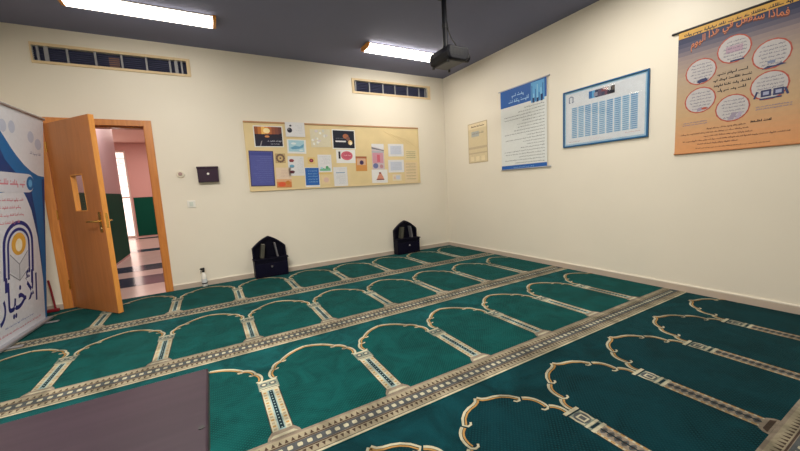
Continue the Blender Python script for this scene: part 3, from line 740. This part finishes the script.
# blue and white hanging scroll
r = empty('hanging_scroll', (-.012, -1.318, 1.25), EAST); tag(r, 'white hanging scroll of text under a deep blue heading', 'poster', 'posters hanging on the plain wall')
mb = MB(); w, h = .745, 1.08
mb.box((0, 0, 0), (w, h, .003), P('scroll_paper', 222, 226, 226)); mb.rect(0, h-.235, w, h, .0036, P('royal', 32, 92, 172)); mb.rect(0, .0, w, .055, .0036, P('royal', 32, 92, 172))
mb.rect(w-.23, h-.265, w-.03, h-.02, .0042, P('sky3', 96, 168, 220))
for i in range(7): mb.rect(w-.22+i*.027, h-.255, w-.208+i*.027, h-.06-.05*((i*5) % 3), .0047, P('sky4', 150, 206, 236) if i % 2 else P('sea4', 40, 100, 168))
for i, (x, hh) in enumerate(((.54, .06), (.6, .05), (.66, .08))): mb.rect(x, h-.27, x+.03, h-.27+hh, .005, P('deep4', 24, 52, 104))
scrawl(mb, .2, .4, h-.115, .05, .0046, P('iceblue2', 150, 190, 226), rng, 1, .9); scrawl(mb, .12, .48, h-.19, .05, .0046, P('iceblue2', 150, 190, 226), rng, 1, .9)
rg = random.Random(11)
for i, f in enumerate((.45, .6, .95, .97, .5, .62, .62, .7, .95, .4, .95, .5, .4, .55, .96, .95, .6, .96, .7)):
    scrawl(mb, .03, w-.03, h-.30-i*.039, .0135, .0042, P('greytext', 116, 122, 130), rg, f, 1.2)
scrawl(mb, .2, .55, .02, .014, .0042, P('iceblue2', 150, 190, 226), rg)
mb.build('printed_sheet', r)
for nm, z, x0, x1 in (('top_rod', h, -.035, w+.04), ('bottom_rod', 0, -.01, w+.05)):
    mb = MB(); mb.cyl((x0, z, .0), (x1, z, .0), .0085, 'alu', n=12); mb.build(nm, r, smooth=True)
# framed timetable
r = empty('framed_timetable', (0, -2.284, 1.444), EAST); tag(r, 'blue framed timetable chart with rows of pale blue cells', 'chart')
w, h = .89, .627
mb = MB(); f = .016; m = P('frame_blue', 34, 92, 140, .3)
for a, b in [((0,0,0),(f,h,.022)), ((w-f,0,0),(w,h,.022)), ((f,0,0),(w-f,f,.022)), ((f,h-f,0),(w-f,h,.022))]: mb.box(a, b, m)
mb.build('frame', r, bevel=.003)
mb = MB(); mb.box((f, f, .0), (w-f, h-f, .010), P('chart_edge', 150, 190, 216)); mb.rect(.034, .034, w-.034, h-.034, .0105, P('chart_paper', 216, 222, 230))
gx0, gx1, gy0, gy1 = .1, .80, .095, .435; nx, ny = 9, 17
for i in range(nx):
    for j in range(ny):
        x = gx0+(gx1-gx0)*i/nx; y = gy0+(gy1-gy0)*j/ny; cw, ch = (gx1-gx0)/nx, (gy1-gy0)/ny
        mb.rect(x+.006, y+.0025, x+cw-.006, y+ch-.002, .011, P('cell%d' % ((i*7+j*3) % 3), *((132, 180, 216), (142, 188, 220), (122, 172, 212))[(i*7+j*3) % 3]))
        mb.rect(x+.016, y+.007, x+cw-.016, y+.012, .0114, P('cell_ink', 84, 132, 182))
for i, c in enumerate(((44, 110, 176), (96, 166, 216), (40, 56, 92), (92, 84, 108), (66, 72, 100), (112, 74, 92), (40, 44, 66), (96, 90, 86))):
    mb.rect(.304+i*.034, .488, .304+(i+1)*.034, .566, .011, P('strip%d' % i, *c))
mb.rect(.5, .492, .576, .52, .0114, P('strip_d', 30, 34, 48)); mb.rect(.44, .53, .5, .56, .0114, P('strip_r', 130, 70, 80)); mb.rect(.36, .5, .4, .54, .0114, P('strip_b', 150, 150, 170))
mb.line([(.075, .495), (.075, .55), (.095, .56), (.12, .55), (.12, .495)], .012, .011, P('bluegrey3', 110, 124, 156)); mb.line([(.07, .495), (.09, .495)], .01, .0112, P('bluegrey3', 110, 124, 156)); mb.line([(.106, .495), (.126, .495)], .01, .0112, P('bluegrey3', 110, 124, 156))
scrawl(mb, .06, .2, .055, .01, .011, P('redgrey', 186, 140, 146), rng); scrawl(mb, .68, .82, .07, .01, .011, P('redgrey', 186, 140, 146), rng)
mb.build('chart_print', r)
mb = MB(); mb.box((f, f, .012), (w-f, h-f, .0135), 'glass')
mb = MB(); mb.box((f, f, .012), (w-f, h-f, .0135), CLEAR); mb.build('glazing', r)
# big hanging poster
r = empty('hanging_poster', (-.012, -3.392, 1.255), EAST); tag(r, 'large blue and orange hanging poster with six round text bubbles', 'poster', 'posters hanging on the plain wall')
w, h = .80, 1.035
mb = MB(); mb.box((0, 0, 0), (w, h, .003), P('poster_sand', 206, 172, 128))
# printed colour: navy head fading to sand and peach foot
N = 30
def lerp(a, b, t): return [a[i]+(b[i]-a[i])*t for i in range(3)]
keys = [(0, (216, 152, 100)), (.12, (208, 152, 106)), (.32, (190, 158, 120)), (.62, (172, 152, 132)), (.78, (142, 126, 126)), (.86, (84, 80, 102)), (.93, (30, 38, 76)), (1, (26, 34, 74))]
for i in range(N):
    t = (i+.5)/N
    for (a, ca), (b, cb) in zip(keys, keys[1:]):
        if a <= t <= b: c = lerp(ca, cb, (t-a)/(b-a)); break
    mb.rect(0, h*i/N, w, h*(i+1)/N, .0033, P('poster%d' % i, *c))
mb.rect(0, h-.058, w, h-.006, .0037, P('marigold', 208, 160, 70)); mb.rect(0, h-.006, w, h, .0037, P('poster_top', 40, 34, 40))
rg = random.Random(5)
scrawl(mb, .04, w-.06, h-.046, .024, .0042, P('blackink', 40, 32, 34), rg, 1, 1.2)
warp = lambda u: .015+.058*math.sin(math.pi*min(1, max(0, u)))-.022*(1-u)
lettering(mb, 'فماذا ستفعل في هذا اليوم', .09, h-.185, .655, h-.10, .0046, P('title_shade', 110, 50, 30), lambda u: warp(u)-.005, .012)
lettering(mb, 'فماذا ستفعل في هذا اليوم', .09, h-.18, .655, h-.095, .0050, P('title_orange', 206, 124, 84), warp, .008)
ov = [(.368, .775, .104, .107), (.578, .665, .106, .108), (.165, .666, .106, .106), (.168, .434, .107, .107), (.577, .444, .106, .106), (.376, .325, .106, .107)]
for i, (cx, cy, rx, ry) in enumerate(ov):
    mb.ell(cx, cy, rx, ry, .0042, P('bubble_red', 172, 78, 64), 14); mb.ell(cx, cy, rx-.01, ry-.01, .0046, P('bubble_shaded_white', 186, 182, 184), 20)  # bubble white greyed down, shade put into the print colour
    for j in range(6):
        yy = cy+ry*(.52-.24*j); ww = (rx-.03)*math.sqrt(max(0, 1-((yy-cy)/ry)**2))
        scrawl(mb, cx-ww, cx+ww, yy, .0115, .005, P('bubble_ink', 92, 92, 116), rg, .95)
# little pictures at the bubbles' feet
n_, n2 = P('picnavy', 46, 52, 96), P('picgrey', 150, 140, 160)
mb.poly([(.14, .585), (.2, .61), (.215, .59), (.16, .57)], .0055, n_); mb.ell(.18, .59, .035, .016, .0056, n_, 12)
mb.poly([(.53, .565), (.66, .575), (.63, .59), (.6, .58), (.56, .585)], .0055, n_); mb.rect(.56, .6, .6, .62, .0055, P('picblue', 120, 130, 160))
for x in (.535, .6): mb.rect(x, .365, x+.055, .415, .0055, n_); mb.rect(x+.012, .378, x+.043, .402, .0058, P('picblue2', 150, 156, 186))
mb.rect(.53, .345, .645, .356, .0055, n_); mb.line([(.5, .36), (.515, .41)], .012, .0055, n_); mb.line([(.675, .36), (.66, .41)], .012, .0055, n_)
mb.poly([(.35, .235), (.38, .29), (.41, .285), (.385, .232)], .0055, n2); mb.poly([(.395, .235), (.42, .29), (.44, .28), (.42, .235)], .0057, P('picgrey2', 168, 156, 180))
mb.poly([(.15, .34), (.19, .35), (.185, .375), (.155, .37)], .0055, n2); mb.ell(.2, .36, .02, .01, .0056, P('bubble_red', 172, 78, 64), 10)
mb.rect(.35, .68, .43, .692, .0055, n_)
mb.rect(.32, .75, .42, .8, .0049, P('bubble_tint', 176, 150, 168))
for j, (ww, f) in enumerate(((.09, 1), (.115, 1), (.11, 1), (.085, 1))): scrawl(mb, .365-ww, .365+ww, .60-j*.043, .023, .0046, P('blackink', 40, 32, 34), rg, f, 1.1)
for j in range(2): scrawl(mb, .51, .70, .295-j*.018, .009, .0046, P('blueink', 96, 108, 156), rg); scrawl(mb, .05, .22, .255-j*.018, .009, .0046, P('blueink', 96, 108, 156), rg)
scrawl(mb, .47, .6, .19, .02, .0046, P('blackink', 40, 32, 34), rg, 1, 1.2)
for j, (a, b) in enumerate(((.22, .46), (.03, .48), (.2, .5), (.06, .7), (.16, .42))): scrawl(mb, a, b, .185-j*.03, .0125, .0046, P('brownink', 92, 62, 52), rg)
scrawl(mb, .15, .6, .03, .009, .0046, P('brownink', 92, 62, 52), rg)
mb.build('printed_sheet', r)
mb = MB(); mb.cyl((-.05, h+.004, 0), (w+.05, h+.004, 0), .009, 'black', n=12); mb.build('top_rod', r, smooth=True)
mb = MB(); mb.cyl((-.005, 0, 0), (w+.005, 0, 0), .008, P('foot_rod', 190, 130, 84), n=12); mb.build('bottom_rod', r, smooth=True)

# ================================================================== BOOKSTANDS AND THEIR BOOKS
def bookstand():
    r = empty('bookstand', (0, 0, 0)); hw = .213
    arch = [(-hw, 0), (hw, 0), (hw, .39)]+[(hw*(1-i/16), .39+.147*(.5*(i/16)+.5*(1-(1-i/16)**2))) for i in range(1, 16)]
    arch += [(0, .537)]+[(-x, y) for x, y in arch[3:][::-1]]+[(-hw, .39)]
    T = Matrix.Rotation(R(90), 4, 'X')
    mb = MB(); mb.prism(arch, 0, .014, 'navy2'); mb.build('back_panel', r, xf=T)
    inner = [(x*.9, .39+(y-.39)*.8-.004) if y >= .39 else (x*.9, .26) for x, y in arch]
    mb = MB(); n = len(arch); out = [p for p in arch[2:]]; inn = [(x*.9, .39+(y-.39)*.86-.006) for x, y in out]
    vs = [(x, y, .014) for x, y in out]+[(x, y, .014) for x, y in inn]+[(x, y, .05) for x, y in out]+[(x, y, .05) for x, y in inn]; k = len(out)
    fs = []
    for i in range(k-1): fs += [(2*k+i, 2*k+i+1, 3*k+i+1, 3*k+i), (i+1, i, k+i, k+i+1), (i, i+1, 2*k+i+1, 2*k+i), (k+i+1, k+i, 3*k+i, 3*k+i+1)]
    mb.add(vs, fs, 'navy'); mb.box((hw*.9, .25, .014), (hw, .39, .05), 'navy'); mb.box((-hw, .25, .014), (-hw*.9, .39, .05), 'navy')
    mb.build('arch_rim', r, xf=T)
    mb = MB(); mb.box((-hw+.004, -.136, 0), (hw-.004, -.0145, .235), 'navy'); mb.build('cabinet', r, bevel=.003)
    mb = MB(); mb.box((-hw-.01, -.15, .235), (hw+.01, -.0145, .25), 'navy2'); mb.build('shelf', r, bevel=.003)
    mb = MB(); mb.box((-hw+.015, -.144, .025), (hw-.015, -.1365, .185), 'navy'); d = mb.build('drawer', r, bevel=.003)
    mb = MB(); mb.lathe([(.006, 0), (.006, .008), (.012, .012), (.013, .018), (.008, .024)], 'steel', n=16); o = mb.build('knob', d, smooth=True, xf=Matrix.Translation((0, -.144, .14)) @ T)
    o['label'] = 'small bright metal knob'
    mb = MB(); mb.box((-hw+.004, -.142, .195), (hw-.004, -.1365, .232), 'navy2'); mb.build('apron', r, bevel=.002)
    return r
def copy_tree(o, parent=None):
    c = o.copy(); COL.objects.link(c)
    if parent: c.parent = parent
    for ch in list(o.children): copy_tree(ch, c)
    return c
s1 = bookstand(); s1.location = (-3.075, -.0125, .0045)
G = 'arched bookstands against the wall'
tag(s1, 'dark navy arched bookstand on the carpet under the violet notice end of the board', 'bookstand', G)
s2 = copy_tree(s1); s2.location = (-.938, -.0125, .0045); tag(s2, 'dark navy arched bookstand close to the room corner', 'bookstand', G)
cover = [mat('book_cover_olive', srgb(76, 75, 66), .5), mat('book_cover_slate', srgb(104, 104, 110), .5)]
pages = mat('book_pages', srgb(186, 182, 170), .8, noise=.05, nscale=60)
def book(loc, lean, th, hgt, cv, label):
    r = empty('book', loc, (0, R(lean), R(0))); tag(r, label, 'book', 'books leaning in the bookstands')
    mb = MB(); w = .085
    mb.box((-th/2, -w/2, 0), (-th/2+.003, w/2, hgt), cv); mb.box((th/2-.003, -w/2, 0), (th/2, w/2, hgt), cv); mb.box((-th/2+.003, -w/2, 0), (th/2-.003, -w/2+.003, hgt), cv)
    mb.build('cover', r)
    mb = MB(); mb.box((-th/2+.003, -w/2+.0035, .004), (th/2-.003, w/2-.003, hgt-.004), pages); mb.build('page_block', r)
    return r
for sx, who in ((-3.075, 'in the bookstand below the violet notice'), (-.938, 'in the bookstand by the room corner')):
    book((sx-.105, -.075, .2605), 9, .045, .185, cover[0], 'thick olive book '+who)
    book((sx+.095, -.075, .258), -8, .018, .19, cover[1], 'thin grey book '+who)

# ================================================================== SPRAY BOTTLE
r = empty('spray_bottle', (-3.868, -.05, .0045), (0, 0, R(20))); tag(r, 'white spray bottle with black trigger on the carpet by the wall', 'bottle')
mb = MB(); mb.lathe([(.028, 0), (.031, .006), (.031, .10), (.029, .13), (.02, .155), (.012, .168), (.011, .182)], 'white'); mb.build('body', r, smooth=True)
mb = MB(); mb.lathe([(.0314, .028), (.0316, .03), (.0316, .092), (.0314, .094)], P('bottle_label', 206, 210, 214)); mb.lathe([(.0318, .03), (.0318, .046)], P('bottle_mark', 60, 56, 60)); mb.build('wrap', r, smooth=True)
mb = MB(); mb.cyl((0, 0, .178), (0, 0, .2), .0145, 'black'); mb.build('collar', r, smooth=True)
mb = MB(); mb.box((-.03, -.009, .205), (.016, .009, .232), 'black'); mb.cyl((-.038, 0, .222), (-.03, 0, .222), .007, 'black'); mb.box((-.008, -.009, .198), (.012, .009, .206), 'black'); mb.build('spray_head', r, bevel=.004)
mb = MB(); mb.tube([(-.02, 0, .208), (-.027, 0, .195), (-.026, 0, .18), (-.032, 0, .168)], .0045, 'black'); mb.build('trigger', r, smooth=True)

# ================================================================== ROLL-UP BANNER (leans toward the room)
e1 = Vector((.0721, .9974, 0)).normalized(); e2 = Vector((.1147, -.0083, .9934)).normalized(); e2 = (e2-e1*e2.dot(e1)).normalized(); e3 = e1.cross(e2)
BWD, BHT = .86, 1.893
ban = empty('roll_up_banner', (0, 0, 0)); tag(ban, 'leaning white and blue roll-up banner with an arched book logo', 'banner')
yaw = math.atan2(e1.y, e1.x)
ban.location = (-5.213-e1.x*.43, -.369-e1.y*.43, 0.0045)
ban.rotation_euler = (0, 0, yaw)                     # local x along the banner, y away from the viewer, z up
TL = Matrix(((1, 0, 0, 0), (0, 0, 0, 0), (0, 0, 0, 0), (0, 0, 0, 1)))
ang = math.acos(max(-1, min(1, e2.z)))
TL = Matrix.Translation((0, 0, .03)) @ Matrix.Rotation(R(90)+ang, 4, 'X')
mb = MB(); o_ = BWD/2          # print coordinates: u from the north edge (0) to -BWD, v up
U = lambda u: u+o_
mb.box((-o_, 0, -.0015), (o_, BHT, 0), P('banner_white', 214, 216, 226))
bl, bd_, nv = P('banner_blue', 24, 104, 168), P('banner_deep', 20, 62, 124), P('banner_navy', 34, 46, 122)
def pb(pts, z, m): mb.poly([(U(a), b) for a, b in pts][::-1], z, m)
sw_ = [(-.86, 1.86), (-.75, 1.78), (-.656, 1.691), (-.508, 1.565), (-.441, 1.515), (-.33, 1.445), (-.218, 1.395), (-.11, 1.365), (0, 1.357)]
pb(sw_+[(0, 0), (-.03, 0), (-.035, .065), (-.06, .40), (-.081, .578), (-.142, .804), (-.233, 1.049), (-.30, 1.15), (-.352, 1.209), (-.5, 1.22), (-.7, 1.20), (-.86, 1.10)], .0003, bl)
pb([(-.86, 1.74), (-.70, 1.60), (-.60, 1.47), (-.50, 1.40), (-.45, 1.37), (-.70, 1.36), (-.86, 1.30)], .0006, bd_)
pb([(-.40, 1.33), (-.30, 1.37), (-.25, 1.30), (-.16, 1.0), (-.09, .62), (-.06, .40), (-.081, .578), (-.142, .804), (-.233, 1.049), (-.33, 1.20)], .0006, bd_)
pb([(-.05, 1.33), (0, 1.34), (0, .5), (-.02, .8)], .0006, bd_)
pill = [(-.72, 1.37), (-.27, 1.37)]+[(-.27+.085*math.sin(t), 1.29+.08*math.cos(t)) for t in [math.pi*i/10 for i in range(1, 10)]]+[(-.27, 1.21), (-.72, 1.21)]
pb(pill, .0009, P('pill_white', 206, 208, 220))
def eb(cx, cy, rx, ry, z, m, n=26): mb.ell(U(cx), cy, rx, ry, z, m, n)
eb(-.245, 1.29, .06, .062, .0012, bl); eb(-.245, 1.29, .03, .034, .0015, P('sky3', 96, 168, 220))
rg = random.Random(21); pk = P('banner_pink', 206, 128, 146)
scrawl(mb, U(-.68), U(-.33), 1.27, .05, .0013, pk, rg)
for j, (a, b) in enumerate(((-.8, -.36), (-.8, -.40), (-.8, -.36), (-.8, -.42))): scrawl(mb, U(a), U(b), 1.14-j*.062, .026, .0008, pk, rg)
# faint crests on the head
for cx, cy, rx in ((-.62, 1.76, .05), (-.50, 1.77, .045), (-.22, 1.73, .05), (-.10, 1.68, .055)): eb(cx, cy-.03, rx, .05, .0004, P('crest', 184, 192, 214))
scrawl(mb, U(-.24), U(-.06), 1.55, .03, .0005, P('crest2', 150, 156, 182), rg)
# logo: twin-line arch, sun, open book, name
cx, w2 = -.44, .215
def archline(w, top, y0):
    return [(cx-w, y0), (cx-w, top-w)]+[(cx-w*math.cos(t), top-w*.9+w*.9*math.sin(t)) for t in [math.pi*i/16 for i in range(1, 16)]]+[(cx+w, top-w), (cx+w, y0)]
mb.line([(U(a), b) for a, b in archline(.205, .955, .50)], .034, .0008, nv); mb.line([(U(a), b) for a, b in archline(.152, .90, .50)], .026, .0008, nv)
sun = P('sun_yellow', 222, 168, 72); eb(cx, .775, .105, .095, .0008, sun); eb(cx, .765, .05, .055, .0011, P('sun_core', 236, 226, 200))
gy = P('book_line', 140, 144, 156)
pb([(cx, .60), (cx-.13, .70), (cx-.13, .56), (cx, .47)], .0011, P('book_page', 200, 202, 212)); pb([(cx, .60), (cx+.13, .70), (cx+.13, .56), (cx, .47)], .0011, P('book_page', 200, 202, 212))
for pts in ([(cx, .60), (cx-.13, .70)], [(cx, .60), (cx+.13, .70)], [(cx-.15, .55), (cx, .46), (cx+.15, .55)], [(cx, .60), (cx, .46)]): mb.line([(U(a), b) for a, b in pts], .009, .0014, gy)
lettering(mb, 'الأخيار', U(-.72), .14, U(-.17), .53, .0010, nv, None, .013)
for s in (-1, 1): mb.line([(U(cx+s*.19), .52), (U(cx+s*.19), .40)], .034, .0009, nv)
scrawl(mb, U(-.66), U(-.24), .105, .018, .0006, P('banner_rule', 130, 146, 196), rg); scrawl(mb, U(-.76), U(-.12), .05, .02, .0006, pk, rg)
mb.build('printed_panel', ban, xf=TL)
mb = MB(); mb.cyl((-o_-.005, BHT+.004, .002), (o_+.005, BHT+.004, .002), .012, 'alu', n=14); mb.build('top_rail', ban, smooth=True, xf=TL)
mb = MB(); mb.box((-o_-.01, -.045, .004), (o_+.01, .045, .03), 'alu'); mb.build('base', ban, bevel=.008)
mb = MB(); mb.tube([(0, .03, .03), (0, -.195, 1.90)], .009, 'alu'); mb.build('support_pole', ban, smooth=True)
for x in (-.3, .3):
    mb = MB(); mb.box((x-.02, -.13, 0), (x+.02, .13, .008), 'alu'); mb.build('foot', ban, bevel=.002)
# thin red stick in a foot piece, behind the banner
r = empty('red_stick', (-5.235, -.075, .0045)); tag(r, 'thin red stick standing in a red foot beside the door frame', 'stick')
mb = MB(); mb.tube([(0, 0, .03), (-.02, .035, .20), (-.035, .05, .33)], .009, 'red'); mb.build('handle', r, smooth=True)
mb = MB(); mb.box((-.065, -.02, 0), (.03, .02, .03), 'red'); mb.build('foot', r, bevel=.006)

# ================================================================== DESK
dk = empty('desk', (-4.47, -4.39, 0)); tag(dk, 'dark mauve laminate desk top in the near corner', 'desk')
tz = .73
mb = MB(); mb.box((-.705, -.36, tz-.028), (.705, .352, tz), 'desk'); mb.build('desktop', dk, bevel=.004)
mb = MB(); mb.box((-.66, .29, .42), (.66, .305, tz-.029), 'desk'); mb.build('modesty_panel', dk)
for x in (-.66, .66):
    for y in (-.31, .27):
        mb = MB(); mb.box((x-.02, y-.02, .008), (x+.02, y+.02, tz-.028), 'desk_leg'); lg = mb.build('leg', dk, bevel=.002)
        mb = MB(); mb.cyl((x, y, .0025), (x, y, .008), .02, 'black'); mb.build('foot_pad', lg)
mb = MB(); mb.cyl((.695, .13, tz), (.695, .13, tz+.0008), .005, 'black'); o = mb.build('screw_cap', dk); o['label'] = 'small dark screw cap'

# ================================================================== LIGHT, CAMERA, VIEW
def area(name, loc, rot, sx, sy, e, col):
    l = bpy.data.lights.new(name, 'AREA'); l.shape = 'RECTANGLE'; l.size = sx; l.size_y = sy; l.energy = e; l.color = col
    o = bpy.data.objects.new(name, l); COL.objects.link(o); o.location = loc; o.rotation_euler = rot; o['kind'] = 'helper'
    return o
area('corridor_lamp', (-5.0, 2.2, 2.84), (0, 0, 0), .3, 1.2, 24, (1, .84, .80))
area('corridor_lamp', (-5.0, 6.0, 2.84), (0, 0, 0), .6, 1.6, 60, (1, .74, .66))
for x_, e_ in ((-4.1, 125), (-1.25, 34)): area('room_fill', (x_, -3.1, H-.03), (0, 0, 0), 1.2, .2, e_, (1, .94, .84))  # unseen fill lights without fixtures, added to brighten walls and carpet
w_ = bpy.data.worlds.new('dim_world'); SC.world = w_; w_.use_nodes = True
w_.node_tree.nodes['Background'].inputs[0].default_value = (.6, .7, .8, 1); w_.node_tree.nodes['Background'].inputs[1].default_value = .05

cam = bpy.data.cameras.new('camera'); co = bpy.data.objects.new('camera', cam); COL.objects.link(co)
right = Vector((.86907979, -.49152054, -.05574832)); up = Vector((.10504493, .07324847, .99176621)); fw = Vector((.48338999, .86778005, -.1152905))
mw = Matrix.Identity(4)
for i in range(3): mw[i][0], mw[i][1], mw[i][2] = right[i], up[i], -fw[i]
mw.translation = (-3.72629, -4.88798, 1.10979)
co.matrix_world = mw
cam.sensor_fit = 'HORIZONTAL'; cam.sensor_width = 36; cam.lens = 340.046*36/800; cam.clip_start = .02
SC.camera = co
SC.view_settings.view_transform = 'Standard'; SC.view_settings.look = 'None'; SC.view_settings.gamma = 1; SC.view_settings.exposure = 0
SC.view_settings.use_curve_mapping = False
